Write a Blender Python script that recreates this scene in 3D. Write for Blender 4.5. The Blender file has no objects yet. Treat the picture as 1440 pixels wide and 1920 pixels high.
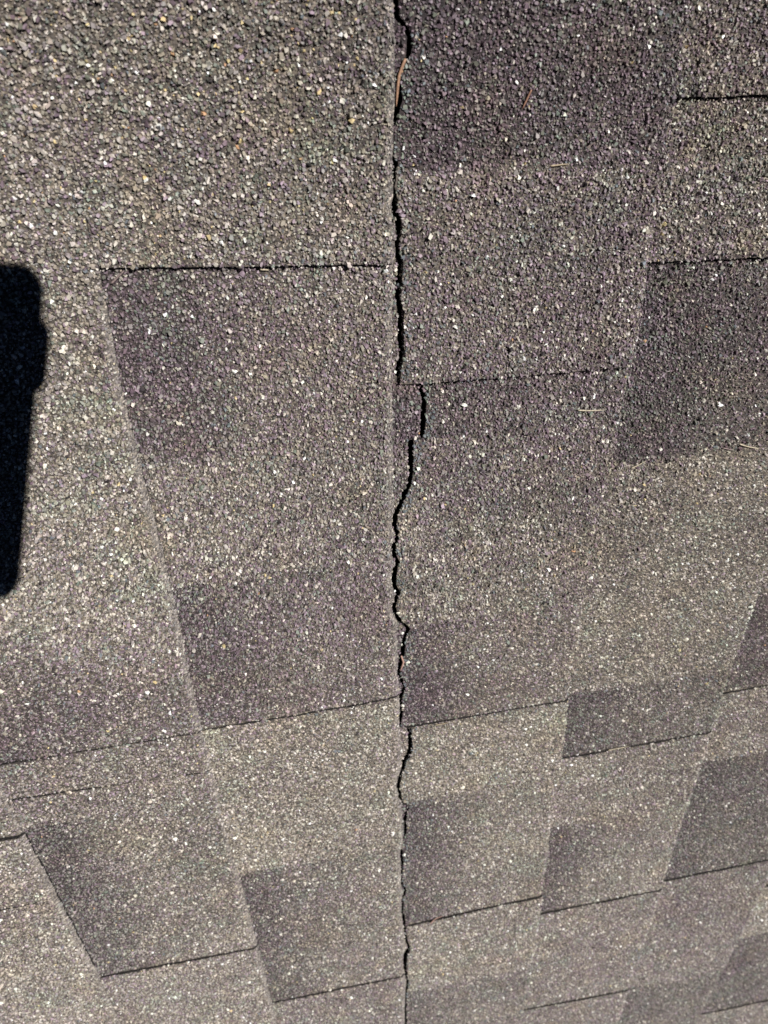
import bpy, math
import numpy as np
from mathutils import Matrix, Vector

# ------------------------------------------------------------------ camera, sky, sun
sc = bpy.context.scene
col = sc.collection
PITCH = math.radians(20.0)                      # the roof falls away towards +X
TILT = Matrix.Rotation(PITCH, 4, 'Y') @ Matrix.Identity(4)
ROOF = Matrix.Translation((0, 0, 3.2)) @ TILT   # roof plane: X down the slope, Y along the courses, Z off the roof

CAM_R = np.array([[0.97971, 0.02138, -0.19929], [-0.12746, 0.83376, -0.53721], [0.15467, 0.55171, 0.81956]])
CAM_C = np.array([-0.07831, -0.10381, -0.37736])
_u, _s, _vt = np.linalg.svd(CAM_R)
CAM_R = _u @ _vt
D = np.diag([1.0, -1.0, -1.0])
cam_rot = Matrix((D @ CAM_R.T @ D).tolist()).to_4x4()
cam_loc = Matrix.Translation(Vector((D @ CAM_C).tolist()))
CAM_LOCAL = cam_loc @ cam_rot
cam_data = bpy.data.cameras.new('camera')
cam = bpy.data.objects.new('camera', cam_data)
col.objects.link(cam)
cam.matrix_world = ROOF @ CAM_LOCAL
cam_data.sensor_fit = 'VERTICAL'
cam_data.sensor_height = 36.0
cam_data.sensor_width = 27.0
cam_data.lens = 1380.0 / 1920.0 * 36.0
cam_data.clip_start = 0.002
cam_data.clip_end = 200.0
cam_data.dof.use_dof = True
cam_data.dof.focus_distance = 0.43
cam_data.dof.aperture_fstop = 11.5
sc.camera = cam

SUN_LOCAL = Vector((0.399, 0.505, 0.765)).normalized()      # towards the sun, in roof axes
SUN = (TILT.to_3x3() @ SUN_LOCAL).normalized()
w = bpy.data.worlds.new('World')
sc.world = w
w.use_nodes = True
nt = w.node_tree
bg = nt.nodes['Background']
sky = nt.nodes.new('ShaderNodeTexSky')
sky.sky_type = 'NISHITA'
sky.sun_disc = False
sky.sun_elevation = math.asin(SUN.z)
sky.sun_rotation = math.atan2(SUN.x, SUN.y)
sky.dust_density = 0.0
sky.air_density = 0.12
sky.altitude = 4000.0
nt.links.new(sky.outputs[0], bg.inputs[0])
bg.inputs[1].default_value = 0.05
sun_data = bpy.data.lights.new('sun', 'SUN')
sun_data.energy = 5.0
sun_data.angle = math.radians(0.53)
sun_data.color = (1.0, 0.968, 0.928)
sun = bpy.data.objects.new('sun', sun_data)
col.objects.link(sun)
sun.rotation_euler = (-SUN).to_track_quat('-Z', 'Y').to_euler()
sun.location = SUN * 20
sc.view_settings.view_transform = 'Standard'
sc.view_settings.look = 'None'
sc.view_settings.exposure = 0.28
sc.view_settings.gamma = 1.0

# ------------------------------------------------------------------ helpers (all roof lengths in mm until the mesh is written)
rng = np.random.default_rng(7)
E = 143.0                                        # exposure of one course


def vnoise(x, y, scale, seed):
    """smooth value noise in -1..1"""
    x = np.asarray(x, float) / scale + 1000.0
    y = np.asarray(y, float) / scale + 1000.0
    xi = np.floor(x).astype(np.int64)
    yi = np.floor(y).astype(np.int64)
    fx = x - xi
    fy = y - yi
    fx = fx * fx * (3 - 2 * fx)
    fy = fy * fy * (3 - 2 * fy)

    def h(a, b):
        n = (a * 374761393 + b * 668265263 + seed * 2147483647) & 0xFFFFFFFF
        n = ((n ^ (n >> 13)) * 1274126177) & 0xFFFFFFFF
        n = n ^ (n >> 16)
        return (n & 0xFFFF) / 32767.5 - 1.0
    return (h(xi, yi) * (1 - fx) + h(xi + 1, yi) * fx) * (1 - fy) + (h(xi, yi + 1) * (1 - fx) + h(xi + 1, yi + 1) * fx) * fy


def fbm(x, y, scale, seed):
    return (vnoise(x, y, scale, seed) + 0.5 * vnoise(x, y, scale * .48, seed + 1) + 0.25 * vnoise(x, y, scale * .23, seed + 2)) / 1.4


# lower (butt) edges of the courses: course c is seen between EDGE[c] and EDGE[c + 1]
EDGES = {
    -2: [(398, -288), (500, -286), (625, -284)],
    -1: [(-9, -142.7), (61, -145), (156, -143.4), (202, -143.4), (259, -145), (319, -145), (497, -143), (613, -141), (738, -139.5)],
    0: [(-113, 2.6), (-50, 2.0), (0, .9), (78, -.5), (193, -.9), (281, 0.4), (444, 1.6), (653, 2.4), (840, 3.0)],
    1: [(-48, 142.6), (-17, 141.2), (41, 144), (140, 143), (168, 139.5), (354, 139.5), (428, 143), (529, 145), (686, 148.5), (900, 151)],
    2: [(275, 287.5), (360, 285), (471, 286.5), (674, 288.5), (906, 290.7)],
    3: [(722, 426), (859, 426), (1062, 422.5)],
}
# the tear: v, left lip, right lip
CRACK_SEGS = [
 [(-112.8,2.2,5.2), (-109.6,2.3,5.2), (-106.5,3.3,5.6), (-104.5,4.9,8), (-102.5,7.5,9.7), (-99.1,8.9,11.1), (-95.1,8.9,11.1), (-91.7,8.2,10.9), (-89.7,7.2,7.7), (-84.4,3.7,4.9), (-79.4,3.1,6.6), (-74.2,1.6,6.6), (-70.7,1.2,5.3), (-67,1.7,4.5), (-64.3,2.4,2.9), (-61.4,1.6,2.6), (-54,0.5,2), (-50.1,0.7,3), (-48.2,1.7,4.5), (-42.3,1.3,2.9), (-38.3,1,1.8), (-36.4,-0.6,2.3), (-32.3,-0.2,2.8), (-28,0.6,3.2), (-23.9,2.1,4.8), (-19.6,2.6,5.6), (-16.5,3.1,5.6), (-14,2.3,3.9), (-11.2,0.8,3.6), (-6.7,1.3,4.1), (-2,3.8,6), (2.2,2.9,5.1), (9.1,2.5,4.8), (16,1.9,4.2), (23.3,3.2,5.8), (30.6,3.4,5.8), (39.2,3,5.7), (43.2,3.6,5.7), (47.8,3.8,6.8), (51.7,2.6,5), (57,1.6,4), (64.4,0.3,3.1)],
 [(65.4,14.5,17), (72.1,15.5,18.3), (79.2,16.8,19.6), (86,16.5,19.1), (94.6,15.9,18.8), (101.6,16,17.9)],
 [(102.6,9.1,11.4), (108.6,8.4,12.1), (117.8,8.7,11.4), (127.2,9.1,11.4), (133.6,8,10.7), (138.2,5,8.3), (142.7,3.9,7), (148.7,1.5,4.2), (155.1,-1.4,1.7), (162,-1.8,0.6), (167.6,-0.2,2.6), (173.9,-0.6,2.2), (179,-2.8,0), (186.5,-2.2,0.3), (192.6,-0.1,2.7), (197.5,-2.4,0.5), (205,-3.2,-0.3), (211,-2.9,-0.4), (218.5,-0.1,2.9), (224.3,-2,0.6), (230.7,-3.6,-1), (238.4,-1.5,1.2), (245.4,1.5,4.5), (249.6,5.3,7.9), (253,6.8,9.1), (257.7,4.8,7.1), (264.5,3.2,5.6), (275.3,2.3,5.1), (284,0.7,3.8), (294.7,-0.3,2.1), (302.3,1.3,3.7), (309.8,4.5,6.1), (314.8,1.6,4.4), (320.4,0.7,2.7), (331.2,1.8,3.1), (338.1,0.5,3.4), (354.5,0.4,1.6)],
 [(355.5,7.1,9.7), (369,7.5,10.1), (379.4,7.9,10.6), (388.2,6.6,8.8), (394.4,2.6,5.7), (402.1,1.2,4.3), (410.3,-1.2,2), (421.7,-2.7,-0.4), (434,-1.9,0.4), (445.5,-0.2,1.7), (454,3.5,5.4), (459.6,7.2,8.6), (466.1,3.9,6.2), (472.8,3.4,5.7), (489.3,3.7,5.7), (498.7,3.2,4.6), (507.5,0.2,2.1), (522.3,0,2), (541.9,0.4,2.4), (558.5,0.2,1.2), (574.7,0.1,1.6), (586.6,2.6,5.2), (600,0.9,2.5), (621.9,0.2,1.3), (642.2,1.1,3.8), (650.8,2.1,3.8)],
 [(663.1,2.1,3.7), (682,4.2,5.9), (696.8,5.8,8.6), (708.2,1.8,5.2), (726,1.1,3.9), (752.3,2.6,5), (767.7,4.9,6.7), (788.6,2.4,4.8), (820,1.6,4.1), (866.7,1.3,4.5)],
]
CRACK = np.array([(-600, 2.5, 5.0), (-300, 3.0, 5.4)] + [q for s in CRACK_SEGS for q in s] + [(1000, 2.0, 4.0), (1300, 2.0, 4.0)], float)


def crack_l(v):
    return np.interp(v, CRACK[:, 0], CRACK[:, 1]) + 0.25 * vnoise(v, v * 0, 2.2, 31)


def crack_r(v):
    return np.interp(v, CRACK[:, 0], CRACK[:, 2]) + 0.25 * vnoise(v, v * 0, 2.2, 47) + np.interp(v, [60, 110, 400], [.2, .5, .6])


def edge(c, v):
    v = np.asarray(v, float)
    if c in EDGES:
        a = np.array(EDGES[c], float)
        u = np.interp(v, a[:, 0], a[:, 1])
    else:
        u = np.full(v.shape, c * E)
    u = u + 0.45 * vnoise(v, v * 0 + c * 50, 5.0, 61) + 0.3 * vnoise(v, v * 0 + c * 50, 1.8, 62)
    if c == 0:
        u = np.minimum(u, crack_l(v) - 0.3)
    return u


def undulation(u, v):
    return 0.55 * vnoise(u, v, 75, 5) + 0.22 * vnoise(u, v, 28, 6)


VMIN, VMAX = -640.0, 1720.0
COURSES = range(-5, 8)
# raised tabs of each course: (start v, end v, start slant, end slant, height); slant = change of v across the course
TABS = {
    -2: [(-420, -180), (60, 250), (620, 790), (960, 1200)],
    -1: [(-330, -80), (395.3, 600, 1, 0, 2.6), (760, 900), (1100, 1330)],
    0: [(-260, 203, 0, 4, 2.4), (319.5, 357.0, -1, 4, 1.0), (357.3, 391, 4, 5, 1.8), (622.5, 860, 3, 0, 1.9), (1040, 1200)],
    1: [(-260, -10.5, 0, 8, 2.4), (319.8, 501, -4, 14, 1.6), (744, 905, 3, 0, 1.9), (1075, 1260)],
    2: [(-320, -128, 0, 0, 2.0), (-43, 65.3, -8, 2, 2.8), (355, 449, -2, 9, 1.7), (650.5, 787, -5, 26, 1.9), (960, 1130)],
    3: [(-300, -71.2, 0, 1, 2.1), (-42, 8, 2, 4, 2.6), (430.4, 531, 0, 9, 1.7), (686.5, 852, 0, 6, 1.9), (908, 1060, 7, 0, 1.9), (1200, 1420)],
    4: [(-260, 40), (382.8, 473, -1, 9, 1.7), (675, 910, -2, 26, 1.9), (1130, 1300)],
    5: [(-100, 150), (330, 560), (735, 853, 0, -10, 2.6), (1060.5, 1190, 4, 0, 1.9), (1420, 1600)],
    6: [(0, 240), (430, 640), (820, 1000), (1240, 1500)],
}
# where one shingle strip ends and the next begins along a course
JOINTS = {0: 319.2, 1: 319.0, 2: 354.6, 3: 430.0, 4: 674.4, 5: 1060.0}


def tab_spec(t):
    v0, v1 = t[0], t[1]
    s0, s1, h = (t[2], t[3], t[4]) if len(t) > 2 else (0, 0, 2.3)
    return v0, v1, s0, s1, h


# colour drops along each course: (v from, v to, darkness at the upper edge, darkness at the lower edge, tan 0..1, purple 0..1)
TONES = {
    -2: [(-640, 1720, .35, .25, .5, .4)],
    -1: [(-640, 150, .5, .2, .5, .4), (150, 395, .5, .35, .4, .5), (395, 520, .30, .22, .6, .4), (520, 1720, .25, .15, .8, .35)],
    0: [(-640, 60, .25, .30, .75, .25), (60, 205, .10, .18, .75, .2), (205, 235, .42, .25, .4, .6), (235, 265, .65, .3, .3, .7), (265, 319.6, .9, .38, .25, .75), (319.6, 358, .35, .3, .45, .5),
        (358, 392, .30, .3, .4, .6), (392, 623.5, .95, .28, .4, .15), (623.5, 1720, .2, .2, .6, .5)],
    1: [(-640, -42, .34, .42, .8, .3), (-42, -8, .28, .3, .8, .3), (-8, 98, .85, .42, .35, .75), (98, 188, .38, .36, .55, .5), (188, 318.4, .95, .42, .2, .8),
        (318.4, 506, .06, .08, 1.0, .1), (506, 744.5, 1.05, .30, .45, .2), (744.5, 1720, .35, .35, .3, .7)],
    2: [(-640, -43, 1.12, .88, .1, .75), (-43, 65.5, .27, .34, .04, 1.0), (65.5, 103, .95, .55, .25, .85), (103, 165, .40, .50, .3, .8), (165, 250, .30, .42, .7, .4),
        (250, 354.8, .95, .30, .3, .8), (354.8, 450, .06, .08, .95, .12), (450, 649, 1.0, .15, .5, .3), (649, 792, .10, .22, .9, .25), (792, 1720, .8, .45, .3, .25)],
    3: [(-640, -70, .5, .5, .35, .6), (-70, 8.5, .36, .42, .55, .5), (8.5, 138, 1.15, .68, .12, .5), (138, 252, .28, .22, .85, .2), (252, 353, .20, .20, .9, .1),
        (353, 430.3, .98, .55, .3, .15), (430.3, 534, .16, .30, .75, .45), (534, 686.4, .98, .2, .5, .4), (686.4, 852, .28, .32, .45, .75), (852, 914, .6, .25, .5, .5), (914, 1720, .5, .4, .3, .5)],
    4: [(-640, 277, .4, .3, .6, .3), (277, 382.4, .9, .5, .25, .6), (382.4, 476, .25, .3, .6, .5), (476, 674.4, 1.0, .65, .4, .08), (674.4, 918, .36, .4, .4, .75), (918, 1720, .9, .6, .3, .2)],
    5: [(-640, 740, .35, .4, .4, .6), (740, 852, .05, .1, 1.0, .1), (852, 1060, 1.0, .6, .3, .2), (1060, 1720, .35, .3, .4, .5)],
}


def tone(c, u, v, jit):
    """darkness, tan and purple share of the granule blend at a point of course c"""
    segs = TONES.get(c + 2, [(-640, 1720, .4, .3, .5, .5)])
    ul = c * E
    s = np.clip((u - ul) / E, 0, 1.2)
    vv = v + jit
    d = np.zeros(u.shape)
    t = np.zeros(u.shape)
    p = np.zeros(u.shape)
    for a, b, dl, dr, tn, pu in segs:
        m = (vv >= a) & (vv < b)
        f = np.exp(-(s / .38) ** 2)
        d = np.where(m, dr + (dl - dr) * f, d)
        t = np.where(m, tn, t)
        p = np.where(m, pu, p)
    n1 = fbm(u, v, 55, 11 + c)
    n2 = fbm(u, v, 26, 23 + c)
    d = np.clip(d + .20 * n1 + .08 * n2, 0, 1.15)
    t = np.clip(t + .45 * fbm(u, v, 40, 71), 0, 1)
    p = np.clip(p + .45 * fbm(u, v, 34, 83), 0, 1)
    g = np.clip(.32 + .75 * fbm(u, v, 24, 97), 0, 1)
    return d, t, p, g


def srgb(r, g, b):
    c = np.array([r, g, b], float) / 255
    return np.where(c <= .04045, c / 12.92, ((c + .055) / 1.055) ** 2.4)


PAL = np.array([
    srgb(113, 98, 106),    # 0 purple brown
    srgb(143, 136, 133),   # 1 grey
    srgb(156, 148, 135),   # 2 tan
    srgb(198, 191, 181),   # 3 cream
    srgb(246, 243, 232),   # 4 white
    srgb(132, 138, 128),   # 5 green grey
    srgb(112, 117, 121),   # 6 blue grey
    srgb(62, 57, 58),      # 7 near black
    srgb(210, 192, 146),   # 8 yellow
    srgb(190, 152, 118),   # 9 orange
    srgb(152, 135, 145),   # 10 mauve
    srgb(105, 105, 96),    # 11 dark olive grey
])


def pick_colours(d, t, p, g, extra_blue=None, warm=None):
    n = len(d)
    d = np.clip(d, 0, 1.1)
    W = np.zeros((n, len(PAL)))
    L = 1 - np.clip(d, 0, 1)
    W[:, 0] = (.10 + .50 * d) * (.35 + .9 * p)
    W[:, 1] = .26 + .06 * L
    W[:, 2] = (.06 + .34 * L) * (.25 + 1.0 * t)
    W[:, 3] = (.020 + .26 * L) * (.32 + .75 * t)
    W[:, 4] = .006 + .022 * L * L
    W[:, 5] = .13 * g
    W[:, 6] = .015 + .05 * d * g
    W[:, 7] = .025 + .07 * d
    W[:, 8] = .0006 + .003 * t
    W[:, 9] = .0003
    W[:, 10] = (.04 + .16 * L) * (.2 + p)
    W[:, 11] = (.03 + .42 * d) * (1.05 - p)
    if extra_blue is not None:
        W[:, 6] += extra_blue
        W[:, 5] += .6 * extra_blue
    if warm is not None:
        W[:, 8] += .022 * warm
        W[:, 9] += .005 * warm
    W = np.cumsum(W, 1)
    r = rng.random(n) * W[:, -1]
    k = np.minimum((W < r[:, None]).sum(1), len(PAL) - 1)
    c = PAL[k] * np.exp(rng.normal(0, .11, n))[:, None] * np.exp(rng.normal(0, .018, (n, 3)))
    return c


# ------------------------------------------------------------------ materials
def granule_material():
    m = bpy.data.materials.new('ceramic_granules')
    m.use_nodes = True
    t = m.node_tree
    b = t.nodes['Principled BSDF']
    a = t.nodes.new('ShaderNodeAttribute')
    a.attribute_name = 'blend'
    tc = t.nodes.new('ShaderNodeTexCoord')
    n = t.nodes.new('ShaderNodeTexNoise')
    n.inputs['Scale'].default_value = 2600
    n.inputs['Detail'].default_value = 2
    t.links.new(tc.outputs['Object'], n.inputs['Vector'])
    r = t.nodes.new('ShaderNodeMapRange')
    r.inputs['From Min'].default_value = .3
    r.inputs['From Max'].default_value = .7
    r.inputs['To Min'].default_value = .78
    r.inputs['To Max'].default_value = 1.18
    t.links.new(n.outputs['Fac'], r.inputs['Value'])
    mx = t.nodes.new('ShaderNodeMix')
    mx.data_type = 'RGBA'
    mx.blend_type = 'MULTIPLY'
    mx.inputs['Factor'].default_value = 1
    t.links.new(a.outputs['Color'], mx.inputs['A'])
    t.links.new(r.outputs['Result'], mx.inputs['B'])
    t.links.new(mx.outputs['Result'], b.inputs['Base Color'])
    b.inputs['Roughness'].default_value = .62
    b.inputs['Specular IOR Level'].default_value = .4
    return m


def mat_sheet():
    """asphalt coating between and under the granules; away from the modelled granules it carries the same speckle as fine relief"""
    m = bpy.data.materials.new('asphalt_coating')
    m.use_nodes = True
    t = m.node_tree
    b = t.nodes['Principled BSDF']
    a = t.nodes.new('ShaderNodeAttribute')
    a.attribute_name = 'blend'
    tc = t.nodes.new('ShaderNodeTexCoord')
    v = t.nodes.new('ShaderNodeTexVoronoi')
    v.inputs['Scale'].default_value = 820
    t.links.new(tc.outputs['Object'], v.inputs['Vector'])
    sp = t.nodes.new('ShaderNodeSeparateColor')
    t.links.new(v.outputs['Color'], sp.inputs['Color'])
    ramp = t.nodes.new('ShaderNodeValToRGB')
    e = ramp.color_ramp.elements
    e[0].position = 0
    e[0].color = (.35, .33, .35, 1)
    e[1].position = 1
    e[1].color = (3.2, 3.1, 2.9, 1)
    x = ramp.color_ramp.elements.new(.55)
    x.color = (.95, .92, .9, 1)
    x = ramp.color_ramp.elements.new(.85)
    x.color = (1.5, 1.42, 1.25, 1)
    t.links.new(sp.outputs[0], ramp.inputs['Fac'])
    mx = t.nodes.new('ShaderNodeMix')
    mx.data_type = 'RGBA'
    mx.blend_type = 'MULTIPLY'
    mx.inputs['Factor'].default_value = 1
    t.links.new(a.outputs['Color'], mx.inputs['A'])
    t.links.new(ramp.outputs['Color'], mx.inputs['B'])
    t.links.new(mx.outputs['Result'], b.inputs['Base Color'])
    bp = t.nodes.new('ShaderNodeBump')
    bp.inputs['Strength'].default_value = .9
    bp.inputs['Distance'].default_value = .0006
    bp.invert = True
    t.links.new(v.outputs['Distance'], bp.inputs['Height'])
    t.links.new(bp.outputs['Normal'], b.inputs['Normal'])
    b.inputs['Roughness'].default_value = .9
    return m


def simple(name, c, rough=.8, noise=None, spec=.4):
    m = bpy.data.materials.new(name)
    m.use_nodes = True
    t = m.node_tree
    b = t.nodes['Principled BSDF']
    b.inputs['Base Color'].default_value = (*c, 1)
    b.inputs['Roughness'].default_value = rough
    b.inputs['Specular IOR Level'].default_value = spec
    if noise:
        tc = t.nodes.new('ShaderNodeTexCoord')
        n = t.nodes.new('ShaderNodeTexNoise')
        n.inputs['Scale'].default_value = noise
        n.inputs['Detail'].default_value = 5
        t.links.new(tc.outputs['Object'], n.inputs['Vector'])
        r = t.nodes.new('ShaderNodeValToRGB')
        r.color_ramp.elements[0].position = .3
        r.color_ramp.elements[1].position = .72
        r.color_ramp.elements[0].color = (*[k * .6 for k in c], 1)
        r.color_ramp.elements[1].color = (*[min(1, k * 1.35) for k in c], 1)
        t.links.new(n.outputs['Fac'], r.inputs['Fac'])
        t.links.new(r.outputs['Color'], b.inputs['Base Color'])
    return m


M_GRAN = granule_material()
M_SHEET = mat_sheet()
M_FELT = simple('black_underlayment', (.012, .012, .013), .95, 400)


# ------------------------------------------------------------------ sheets (granule coated asphalt pieces)
class Sheet:
    """one piece of shingle lying on the roof, between two edge curves and two end lines"""

    def __init__(self, c, ul, ur, v0, v1, s0=0, s1=0, lift=0., thick=2.4, droop=1.0, droop_w=5.0, curl=None, end_curl=0., soft_start=0., extra_rows=None):
        self.c, self.ul, self.ur, self.v0, self.v1, self.s0, self.s1 = c, ul, ur, v0, v1, s0, s1
        self.lift, self.thick, self.droop, self.droop_w, self.curl, self.end_curl, self.soft = lift, thick, droop, droop_w, curl, end_curl, soft_start
        self.extra = extra_rows

    def start(self, u):
        return self.v0 + self.s0 * (u - self.c * E) / E + .35 * vnoise(u, u * 0 + self.v0, 4, 3) + .25 * vnoise(u, u * 0 + self.v0, 1.6, 9)

    def end(self, u):
        return self.v1 + self.s1 * (u - self.c * E) / E + .4 * vnoise(u, u * 0 + self.v1, 6, 4) + .3 * vnoise(u, u * 0 + self.v1, 1.6, 8)

    def z(self, u, v):
        z = -1.6 + 3.2 * (u - self.c * E) / E + undulation(u, v) + self.lift
        q = np.clip(1 - (self.ur(v) - u) / self.droop_w, 0, 1)
        z = z - self.droop * q * q * (np.clip((v + 15) / 30, 0, 1) if self.c == -2 else 1.0)
        if self.soft:
            q = np.clip(1 - (v - self.start(u)) / 6.0, 0, 1)
            z = z - self.soft * q * q
        elif self.lift > .5:
            z = z + .35 * self.lift * np.exp(-np.clip(v - self.start(u), 0, None) / 9.0) * vnoise(u, u * 0 + self.v0, 33, 19)
        if self.end_curl:
            z = z + self.end_curl * np.exp(-np.clip(self.end(u) - v, 0, None) / 6.0)
        if self.curl:
            z = z + self.curl * np.exp(-np.clip(u - self.ul(v), 0, None) / 7.0) * (.6 + .8 * vnoise(v, v * 0, 22, 77))
        return z

    def inside(self, u, v, pad=0., pad_start=None, pad_end=None):
        a = pad if pad_start is None else pad_start
        b = pad if pad_end is None else pad_end
        return (u > self.ul(v) + pad) & (u < self.ur(v) - pad) & (v > self.start(u) + a) & (v < self.end(u) - b)

    def mesh(self):
        near = self.v1 > -150 and self.v0 < 1200 and -500 < self.c * E < 650
        step = 5.0 if near else 20.0
        rows = np.linspace(0, 1, max(2, int((self.v1 - self.v0) / step) + 1))
        if self.extra is not None:
            e = (self.extra - self.v0) / (self.v1 - self.v0)
            rows = np.unique(np.concatenate([rows, e[(e > 0.001) & (e < .999)]]))
        if self.soft:
            rows = np.unique(np.concatenate([rows, np.array([1., 2., 3., 4.5, 6.]) / (self.v1 - self.v0)]))
        vn = self.v0 + (self.v1 - self.v0) * rows
        ul, ur = self.ul(vn), self.ur(vn)
        wmean = float(np.mean(ur - ul))
        inner = np.linspace(0, 1, max(2, int(wmean / (9.0 if near else 24.0)) + 1))
        d = np.array([0, .8, 1.8, 3.2, 5.0, 7.0])
        cols = np.unique(np.concatenate([inner[inner < 1 - 8 / max(wmean, 30)], [0.0], 1 - d[d < wmean * .6] / wmean]))
        U = ul[:, None] + (ur - ul)[:, None] * cols[None, :]
        V = self.start(U) + (self.end(U) - self.start(U)) * rows[:, None]
        Z = self.z(U, V)
        nr, ncol = U.shape
        top = np.stack([U, -V, Z], -1).reshape(-1, 3)
        bot = np.stack([U, -V, Z - self.thick], -1).reshape(-1, 3)
        i = np.arange(nr * ncol).reshape(nr, ncol)
        a, b, cc, dd = i[:-1, :-1], i[:-1, 1:], i[1:, 1:], i[1:, :-1]
        ft = np.stack([a, dd, cc, b], -1).reshape(-1, 4)
        ring = np.concatenate([i[0, :], i[1:, -1], i[-1, -2::-1], i[-2:0:-1, 0]])
        r2 = np.roll(ring, -1)
        n, m = nr * ncol, len(ring)
        k = np.arange(m)
        k2 = np.roll(k, -1)
        fs = np.stack([n + k, n + k2, n + m + k2, n + m + k], -1)
        wob = np.zeros((m, 3))
        wob[:, 2] = -self.thick
        wob[:, :2] = .12 * rng.normal(size=(m, 2))
        return np.concatenate([top, top[ring] + [0, 0, -.02], top[ring] + wob]), np.concatenate([ft, fs]), (U, V)


def link_mesh(name, verts, quads, mats, cols, mat_idx, parent, matrix=None):
    me = bpy.data.meshes.new(name)
    nv, nq = len(verts), len(quads)
    tri = quads[:, 3] < 0
    lens = np.where(tri, 3, 4).astype(np.int32)
    flat = quads.reshape(-1)
    flat = flat[flat >= 0].astype(np.int32)
    starts = np.concatenate([[0], np.cumsum(lens)[:-1]]).astype(np.int32)
    me.vertices.add(nv)
    me.vertices.foreach_set('co', (verts * .001).astype(np.float32).ravel())
    me.loops.add(len(flat))
    me.loops.foreach_set('vertex_index', flat)
    me.polygons.add(nq)
    me.polygons.foreach_set('loop_start', starts)
    me.polygons.foreach_set('material_index', mat_idx.astype(np.int32))
    me.update(calc_edges=True)
    at = me.attributes.new('blend', 'FLOAT_COLOR', 'POINT')
    c4 = np.ones((nv, 4), np.float32)
    c4[:, :3] = cols
    at.data.foreach_set('color', c4.ravel())
    for m in mats:
        me.materials.append(m)
    me.polygons.foreach_set('use_smooth', np.zeros(nq, bool))
    o = bpy.data.objects.new(name, me)
    col.objects.link(o)
    if parent is not None:
        o.parent = parent
    elif matrix is not None:
        o.matrix_world = matrix
    return o


def seen(u, v, margin):
    """near the photographed patch: only there are granules worth modelling one by one"""
    P = np.stack([u, v, np.zeros_like(u)], -1) * .001 - CAM_C
    c = P @ CAM_R.T
    zz = np.maximum(c[:, 2], 1e-3)
    x = c[:, 0] / zz * 1380 + 720
    y = c[:, 1] / zz * 1380 + 960
    return (c[:, 2] > .05) & (x > -margin) & (x < 1440 + margin) & (y > -margin) & (y < 1920 + margin), np.linalg.norm(P, axis=1)


HAIRLINES = [
    [(14, 185), (16, 196), (19, 204), (18, 214)], [(9, -30), (16, -18), (15, -6), (20, 3)], [(27, 24), (25, 40), (33, 52), (42, 58)],
    [(-139, 2), (-136, 8), (-135, 14)], [(37, 196), (38, 212)], [(60, 12), (64, 22), (63, 30)], [(96, -20), (99, -8), (106, -2)],
    [(-60, 60), (-57, 70), (-60, 78)], [(423, 735), (420, 745), (417, 752)], [(46, -6), (50, 6), (48, 14)],
]


def hair_mask(u, v):
    m = np.ones(len(u), bool)
    for pl in HAIRLINES:
        for (a, b), (c, d) in zip(pl[:-1], pl[1:]):
            dx, dy = c - a, d - b
            L2 = dx * dx + dy * dy
            t = np.clip(((u - a) * dx + (v - b) * dy) / L2, 0, 1)
            dist = np.hypot(u - a - t * dx, v - b - t * dy)
            m &= dist > .62
    return m


N_GRAN = [0]


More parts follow.
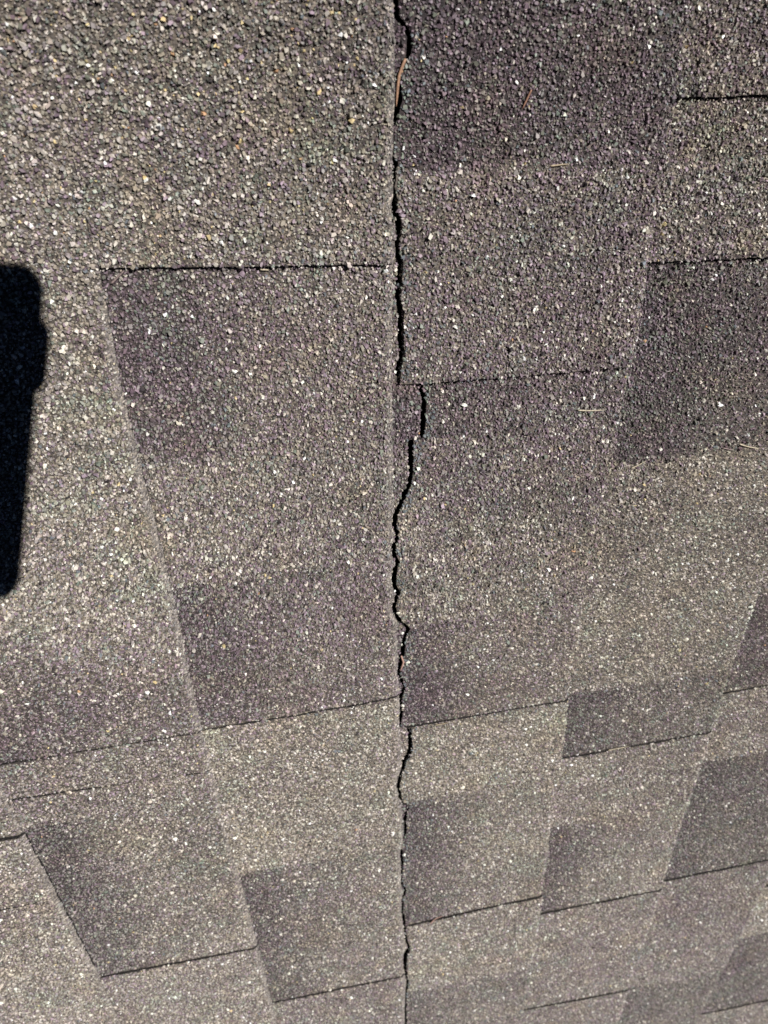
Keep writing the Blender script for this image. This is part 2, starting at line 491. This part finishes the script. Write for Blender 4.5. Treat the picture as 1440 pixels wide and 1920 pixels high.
def granules(sheet, covers, above):
    """granule centres on the exposed part of a sheet -> verts, faces, colours"""
    us = np.linspace(sheet.v0, sheet.v1, 60)
    lo_u, hi_u = float(sheet.ul(us).min()), float(sheet.ur(us).max())
    lo_u = max(lo_u, sheet.c * E - 6)
    lo_v, hi_v = max(sheet.v0 - 30, -260), min(sheet.v1 + 30, 1420)
    if hi_v <= lo_v or hi_u <= lo_u:
        return None
    out = []
    for lod, sp in ((0, 1.29), (1, 1.56)):
        gu = np.arange(lo_u, hi_u, sp)
        gv = np.arange(lo_v, hi_v, sp * .92)
        if len(gu) == 0 or len(gv) == 0:
            continue
        U, V = np.meshgrid(gu, gv)
        U[1::2] += sp * .5
        u = (U + rng.uniform(-.8, .8, U.shape) * sp).ravel()
        v = (V + rng.uniform(-.8, .8, U.shape) * sp).ravel()
        s, dist = seen(u, v, 70 if lod == 0 else 110)
        thr = .52 + rng.normal(0, .03, len(u))
        s &= (dist < thr) if lod == 0 else (dist >= thr)
        u, v = u[s], v[s]
        if not len(u):
            continue
        k = sheet.inside(u, v, -.15, -.1 if sheet.soft else .2, -.1)
        if above is not None:
            k &= u > above(v) - .6
        for t in covers:
            k &= ~t.inside(u, v, .5, (.3 if t.soft else -.75), -.2 if t.v1 > 120 else -1.0)
        k &= hair_mask(u, v)
        u, v = u[k], v[k]
        if len(u):
            out.append((lod, sp, u, v))
    if not out:
        return None
    VV, FF, CC, base = [], [], [], 0
    for lod, sp, u, v in out:
        n = len(u)
        N_GRAN[0] += n
        jit = rng.normal(0, 1.0, n) + 3.5 * vnoise(u, v, 7, 15) * (rng.random(n) < .35)
        d, t, p, g = tone(sheet.c, u, v, jit)
        blue = None
        if sheet.curl:
            dl = u - sheet.ul(v)
            blue = .9 * np.exp(-(dl / 4.5) ** 2) * np.clip(.5 + vnoise(v, v * 0, 18, 55), 0, 1)
            d = d * (1 - .3 * np.exp(-(dl / 4.0) ** 2))
        warm = np.clip((-v - 10) / 80, 0, 1) * np.clip((30 - u) / 100, 0, 1)
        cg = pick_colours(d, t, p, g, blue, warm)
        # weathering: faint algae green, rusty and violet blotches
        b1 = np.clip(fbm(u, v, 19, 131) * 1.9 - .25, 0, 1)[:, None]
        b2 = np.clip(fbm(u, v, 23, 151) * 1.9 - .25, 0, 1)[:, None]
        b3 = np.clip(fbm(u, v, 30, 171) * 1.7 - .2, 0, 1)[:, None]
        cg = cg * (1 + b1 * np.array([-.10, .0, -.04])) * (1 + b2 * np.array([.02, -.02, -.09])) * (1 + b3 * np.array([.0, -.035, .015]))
        if sheet.c in (-3, -2, -1):                   # lower-edge lip: finer granules, pale grey painted in for the sun catching it
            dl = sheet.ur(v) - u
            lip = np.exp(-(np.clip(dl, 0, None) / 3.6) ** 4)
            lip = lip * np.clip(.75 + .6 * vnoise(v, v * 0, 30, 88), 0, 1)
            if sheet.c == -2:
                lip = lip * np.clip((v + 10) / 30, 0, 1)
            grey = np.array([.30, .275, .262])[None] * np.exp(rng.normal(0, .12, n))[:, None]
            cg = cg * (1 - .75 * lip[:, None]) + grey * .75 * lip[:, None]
        else:
            lip = 0.
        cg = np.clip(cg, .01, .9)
        size = sp * np.clip(np.exp(rng.normal(-.04, .33, n)), .42, 2.0) * .66
        lum = cg.mean(1)
        size *= (1 - .38 * lip)
        size *= 1 + .12 * np.clip(lum - .3, 0, .5) / .5
        zc = sheet.z(u, v)
        gx = (sheet.z(u + .4, v) - sheet.z(u - .4, v)) / .8
        gy = (sheet.z(u, v + .4) - sheet.z(u, v - .4)) / .8
        gx = np.clip(gx, -1.6, 1.6)
        gy = np.clip(gy, -1.6, 1.6)
        h = size * rng.uniform(.5, 1.28, n)
        ang0 = rng.uniform(0, 2 * np.pi, n)
        asp = rng.uniform(.5, 1.0, n)
        rot = rng.uniform(0, np.pi, n)
        cr, sr = np.cos(rot), np.sin(rot)
        sides = 5 if lod == 0 else 4
        ang = ang0[:, None] + (np.arange(sides)[None, :] + rng.uniform(-.42, .42, (n, sides))) * (2 * np.pi / sides)
        rad = size[:, None] * rng.uniform(.7, 1.25, (n, sides))
        px = np.cos(ang) * rad
        py = np.sin(ang) * rad * asp[:, None]
        bx, by = px * cr[:, None] - py * sr[:, None], px * sr[:, None] + py * cr[:, None]

        def put(x, y, hz):
            return np.stack([u[:, None] + x, -(v[:, None] + y), zc[:, None] + gx[:, None] * x + gy[:, None] * y + hz], -1)
        low = put(bx, by, np.full((n, sides), -.18))
        if lod == 0:
            k2 = rng.uniform(.35, .8, (n, 1))
            ox = rng.uniform(-.2, .2, (n, 1)) * size[:, None]
            oy = rng.uniform(-.2, .2, (n, 1)) * size[:, None]
            tx, ty = bx * k2 + ox, by * k2 + oy
            tilt = rng.normal(0, .40, (n, 2))
            hz = h[:, None] + tilt[:, :1] * tx + tilt[:, 1:] * ty
            hi = put(tx, ty, np.maximum(hz, .08))
            verts = np.concatenate([low, hi], 1).reshape(-1, 3)
            b0 = base + np.arange(n)[:, None] * 10
            b0 = b0[:, 0]
            f = [np.stack([b0 + 5, b0 + 8, b0 + 7, b0 + 6], -1), np.stack([b0 + 5, b0 + 9, b0 + 8, np.full(n, -1)], -1)]
            for q in range(5):
                r = (q + 1) % 5
                f.append(np.stack([b0 + q, b0 + q + 5, b0 + r + 5, b0 + r], -1))
            FF.append(np.concatenate(f))
            CC.append(np.repeat(cg, 10, 0))
            base += n * 10
        else:
            ax = rng.uniform(-.3, .3, (n, 1)) * size[:, None]
            ay = rng.uniform(-.3, .3, (n, 1)) * size[:, None]
            apex = put(ax, ay, .8 * h[:, None])
            verts = np.concatenate([low, apex], 1).reshape(-1, 3)
            b0 = base + np.arange(n) * 5
            f = [np.stack([b0 + q, b0 + 4, b0 + (q + 1) % 4, np.full(n, -1)], -1) for q in range(4)]
            FF.append(np.concatenate(f))
            CC.append(np.repeat(cg, 5, 0))
            base += n * 5
        VV.append(verts)
    return np.concatenate(VV), np.concatenate(FF), np.concatenate(CC)


def build(name, sheet, parent, covers=(), above=None, label=None):
    vs, fs, (U, V) = sheet.mesh()
    d, t, p, g = tone(sheet.c, U.ravel(), V.ravel(), 0.0)
    s, _ = seen(U.ravel(), V.ravel(), 60)
    light = srgb(150, 142, 132)
    dark = srgb(86, 76, 80)
    cl = light[None] + (dark - light)[None] * np.clip(d, 0, 1)[:, None]
    cl = cl * np.where(s, .42, .56)[:, None]
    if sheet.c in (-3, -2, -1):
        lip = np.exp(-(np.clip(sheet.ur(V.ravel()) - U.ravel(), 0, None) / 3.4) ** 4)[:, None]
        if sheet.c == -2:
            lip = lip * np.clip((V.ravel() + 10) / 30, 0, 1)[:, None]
        cl = cl * (1 - lip) + np.array([.17, .155, .145])[None] * lip  # coating of the lip painted paler too, like a sunlit edge
    cl = np.concatenate([cl, np.tile(np.array([[.016, .0145, .014]]), (len(vs) - len(cl), 1))])
    mi = np.zeros(len(fs), np.int32)
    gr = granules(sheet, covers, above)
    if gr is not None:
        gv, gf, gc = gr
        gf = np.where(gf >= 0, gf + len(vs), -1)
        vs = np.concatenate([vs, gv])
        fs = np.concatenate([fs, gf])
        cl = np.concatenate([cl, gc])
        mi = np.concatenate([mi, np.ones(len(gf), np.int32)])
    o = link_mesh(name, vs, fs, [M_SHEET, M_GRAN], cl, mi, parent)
    if label:
        o['label'] = label
    return o


# ------------------------------------------------------------------ the roof
deck_u0, deck_u1, deck_v0, deck_v1 = -700., 1010., -640., 1720.
dv = np.array([[x, -y, z] for z in (-30., -9.) for y in (deck_v0, deck_v1) for x in (deck_u0, deck_u1)])
dq = np.array([[4, 6, 7, 5], [0, 1, 3, 2], [0, 4, 5, 1], [2, 3, 7, 6], [0, 2, 6, 4], [1, 5, 7, 3]])
roof = link_mesh('roof', dv, dq, [M_FELT], np.full((8, 3), .03), np.zeros(6, np.int32), None, ROOF)
roof['kind'] = 'structure'
roof['label'] = 'weathered asphalt shingle roof seen from close above, torn along one course'
roof['category'] = 'roof'

ALL_SHEETS = []
for c in COURSES:                                      # TABS, TONES and JOINTS number the courses two higher
    right = (lambda cc: (lambda v: edge(cc + 1, v)))(c)
    right_tab = (lambda f: (lambda v: f(v) + .35))(right)
    top_edge = (lambda cc: (lambda v: edge(cc, v)))(c)
    torn = c == 0                                      # the course that split along the edge of the one above
    j = JOINTS.get(c + 2, float(rng.uniform(-300, 900)))
    cuts = sorted({VMIN, VMAX, *[x for x in (j - 1000, j, j + 1000) if VMIN + 60 < x < VMAX - 60]})
    droop = 2.6 if c in (-3, -2, -1) else 1.3
    tuck = (lambda cc: (lambda v: np.full(np.shape(v), cc * E - 32.0)))(c)
    tabs = [tab_spec(t) for t in TABS.get(c + 2, [(100, 300), (500, 700), (900, 1100)])]
    tab_left = (lambda v: crack_r(v) + .25) if torn else (lambda f: (lambda v: f(v) - 25.0))(top_edge)
    base_left = crack_r if torn else tuck
    rows = CRACK[:, 0] if torn else None
    for v0, v1 in zip(cuts[:-1], cuts[1:]):
        base = Sheet(c, base_left, right, v0 + .25, v1 - .25, droop=droop, curl=.7 if torn else None, extra_rows=rows)
        mine = []
        for a, b, s0, s1, h in tabs:
            lo, hi = (v0 if v0 > VMIN else -1e9), (v1 if v1 < VMAX else 1e9)
            if a < hi - 15 and b > lo + 15:
                a2 = a if a >= v0 - 3 else v0 + .3
                b2 = b if b <= v1 + 3 else v1 - .3
                mine.append(Sheet(c, tab_left, right_tab, a2, b2, s0 if a2 == a else 0, s1 if b2 == b else 0, lift=h, thick=h - .05,
                                  droop=droop + .4, curl=.5 if torn else None, end_curl=.55 if b < 120 else 0., soft_start=h - .25 if a < 250 else 0., extra_rows=rows))
        ALL_SHEETS += [base] + mine
        sh = build('shingle', base, roof, covers=mine, above=None if torn else top_edge)
        for tsh in mine:
            build('tab', tsh, sh, above=None if torn else top_edge)
        if torn:
            marks = sorted({v0, v1, *[m for m in (65.0, 102.1, 355.0, 657.0) if v0 + 10 < m < v1 - 10]})
            for a, b in zip(marks[:-1], marks[1:]):
                st = Sheet(c, tuck, crack_l, a + .2, b - .2, droop=.25, droop_w=2.0, lift=.25, extra_rows=rows)
                ALL_SHEETS.append(st)
                build('torn_strip', st, sh, above=top_edge)


def surface(u, v):
    u, v = np.array([float(u)]), np.array([float(v)])
    zs = [float(s.z(u, v)[0]) for s in ALL_SHEETS if s.inside(u, v)[0]]
    return max(zs) if zs else -3.0


# ------------------------------------------------------------------ pine needles lying on the shingles
def needle(pts, radius, colour, label, lift=1.5, sink=None, bow=.0, group='pine needles on the roof'):
    P = np.array(pts, float)
    t = np.linspace(0, 1, 14)
    seg = np.concatenate([[0], np.cumsum(np.hypot(*np.diff(P, axis=0).T))])
    seg /= seg[-1]
    u = np.interp(t, seg, P[:, 0])
    v = np.interp(t, seg, P[:, 1])
    dx, dy = P[-1] - P[0]
    L = math.hypot(dx, dy)
    off = bow * np.sin(np.pi * t) * L
    u, v = u - dy / L * off, v + dx / L * off
    if sink is None:
        z = np.array([surface(a, b) for a, b in zip(u, v)])
        z = np.maximum(np.interp(t, [0, .5, 1], [z[:4].max(), z[4:10].max(), z[10:].max()]), z) + lift
    else:
        z = np.full(len(t), sink) + .5 * t
    r = 1.2 * radius * np.interp(t, [0, .08, .75, 1], [.75, 1, .85, .25])
    o = np.array([u[0], v[0], z[0]])
    T = np.gradient(np.stack([u, -v, z], -1), axis=0)
    T /= np.linalg.norm(T, axis=1)[:, None]
    S = np.cross(T, [0, 0, 1.0])
    S /= np.linalg.norm(S, axis=1)[:, None]
    B = np.cross(S, T)
    K = 7
    ring = [np.stack([u - o[0], -(v - o[1]), z - o[2]], -1) + r[:, None] * (math.cos(a) * S + .7 * math.sin(a) * B) for a in np.linspace(0, 2 * np.pi, K, endpoint=False)]
    V = np.stack(ring, 1).reshape(-1, 3)
    n = len(t)
    q = [[i * K + k, i * K + (k + 1) % K, (i + 1) * K + (k + 1) % K, (i + 1) * K + k] for i in range(n - 1) for k in range(K)]
    V = np.concatenate([V, [[0, 0, 0], [u[-1] - o[0], -(v[-1] - o[1]), z[-1] - o[2]]]])
    q += [[n * K, (k + 1) % K, k, -1] for k in range(K)] + [[n * K + 1, (n - 1) * K + k, (n - 1) * K + (k + 1) % K, -1] for k in range(K)]
    ob = link_mesh('pine_needle', V, np.array(q), [simple('dry_needle', colour, .55, 900)], np.full((len(V), 3), .3), np.zeros(len(q), np.int32),
                   None, ROOF @ Matrix.Translation((o[0] * .001, -o[1] * .001, o[2] * .001)))
    for p in ob.data.polygons:
        p.use_smooth = True
    ob['label'] = label
    ob['category'] = 'pine needle'
    ob['group'] = group


RUST, TAN, PALE, PINK, DULL = (.28, .15, .10), (.34, .27, .18), (.44, .38, .28), (.40, .25, .20), (.25, .19, .18)
needle([(7.9, -91.1), (4.9, -85.0), (4.1, -79.8), (3.3, -72.4)], .62, (.33, .19, .12), 'orange brown pine needle wedged in the upper end of the long tear', sink=.6)
needle([(68.2, -77.0), (64.3, -69.0)], .42, RUST, 'short rust red pine needle alone on the dark purple shingle right of the tear')
needle([(79.9, -44.1), (89.7, -44.5)], .40, TAN, 'short tan pine needle along the faint seam below the rust red needle')
needle([(113.4, 93.1), (131.0, 94.8)], .42, PALE, 'pale straight pine needle lying level on the purple shingle at the middle right', bow=.02)
needle([(157.8, 141.1), (167.2, 136.8)], .42, PALE, 'pale tilted pine needle at the lower corner of the darkest shingle patch', bow=.03)
needle([(221.1, 133.5), (229.2, 136.1)], .34, DULL, 'short dull brown pine needle just left of a longer pale one near the right edge')
needle([(232.3, 131.7), (248.3, 137.0)], .42, PALE, 'long pale pine needle at the right edge below the dark shingle patch', bow=.03)
needle([(2.7, 275.4), (4.3, 282.1), (1.8, 290.3)], .62, PINK, 'curved pink brown pine needle stuck in the tear below the middle', sink=.9)
needle([(28.6, 650.3), (42.4, 644.7)], .5, PINK, 'pinkish pine needle caught under the edge of the dark tab beside the lower tear', bow=-.05)
needle([(186.9, 429.8), (206.4, 429.2)], .5, PALE, 'pale pine needle caught at the dark cut edge under a dark green grey tab', lift=1.2)
needle([(-138.4, -2.3), (-130.6, -8.4)], .42, DULL, 'dull mauve pine needle at the left end of the long black shadow line')
needle([(-66.7, -4.2), (-62.3, -3.6)], .35, PALE, 'tiny pale pine needle inside the long black shadow line left of the tear')
needle([(29.1, 355.4), (39.8, 354.9)], .40, TAN, 'thin tan pine needle under the tab edge where the tear steps sideways', lift=1.2)
needle([(196.3, 17.8), (197.7, 12.8)], .30, DULL, 'very short thin pine needle below the black shadow line at the upper right')

# ------------------------------------------------------------------ the phone that took the picture: its shadow falls on the roof
def rounded(x0, x1, y0, y1, r, n=8):
    p = []
    for cx, cy, a0 in ((x1 - r, y1 - r, 0), (x0 + r, y1 - r, 90), (x0 + r, y0 + r, 180), (x1 - r, y0 + r, 270)):
        p += [(cx + r * math.cos(math.radians(a0 + 90 * k / n)), cy + r * math.sin(math.radians(a0 + 90 * k / n))) for k in range(n + 1)]
    return p


def prism(name, outline, z0, z1, material, parent, bevel=1.0):
    n = len(outline)
    P = np.array(outline)
    ctr = P.mean(0)
    ins = P + (ctr - P) / np.linalg.norm(ctr - P, axis=1)[:, None] * bevel
    lay = [(ins, z0), (P, z0 + bevel), (P, z1 - bevel), (ins, z1)]
    V = np.concatenate([np.c_[q, np.full(n, z)] for q, z in lay] + [[[*ctr, z0], [*ctr, z1]]])
    q = [[l * n + k, l * n + (k + 1) % n, (l + 1) * n + (k + 1) % n, (l + 1) * n + k] for l in range(3) for k in range(n)]
    q += [[4 * n, (k + 1) % n, k, -1] for k in range(n)] + [[4 * n + 1, 3 * n + k, 3 * n + (k + 1) % n, -1] for k in range(n)]
    return link_mesh(name, V, np.array(q), [material], np.full((len(V), 3), .05), np.zeros(len(q), np.int32), parent)


phone = bpy.data.objects.new('phone', None)
col.objects.link(phone)
phone.matrix_world = ROOF @ CAM_LOCAL               # the lens is the camera; the body lies behind it
phone['label'] = 'dark phone held over the roof, casting the black shadow at the left edge'
phone['category'] = 'phone'
m_case = simple('phone_case', (.02, .02, .025), .5)
m_glass = simple('phone_screen', (.01, .01, .012), .08)
prism('case', rounded(-16, 62.5, -20, 140, 13), 3.5, 12.5, m_case, phone, 1.6)
prism('screen', rounded(-13, 59.5, -13, 137, 11), 12.4, 13.0, m_glass, phone, .2)
prism('lens_ring', rounded(-7, 7, -7, 7, 6.9), 2.4, 3.7, m_case, phone, .3)
prism('fingertip_stand_in', rounded(55, 68.2, 88, 119, 6), 4.5, 11.5, m_case, phone, 2.0)  # bump added in place of a fingertip, to shape the edge of the shadow

print('granules', N_GRAN[0], 'triangles', sum(len(o.data.loops) - 2 * len(o.data.polygons) for o in col.objects if o.type == 'MESH'))
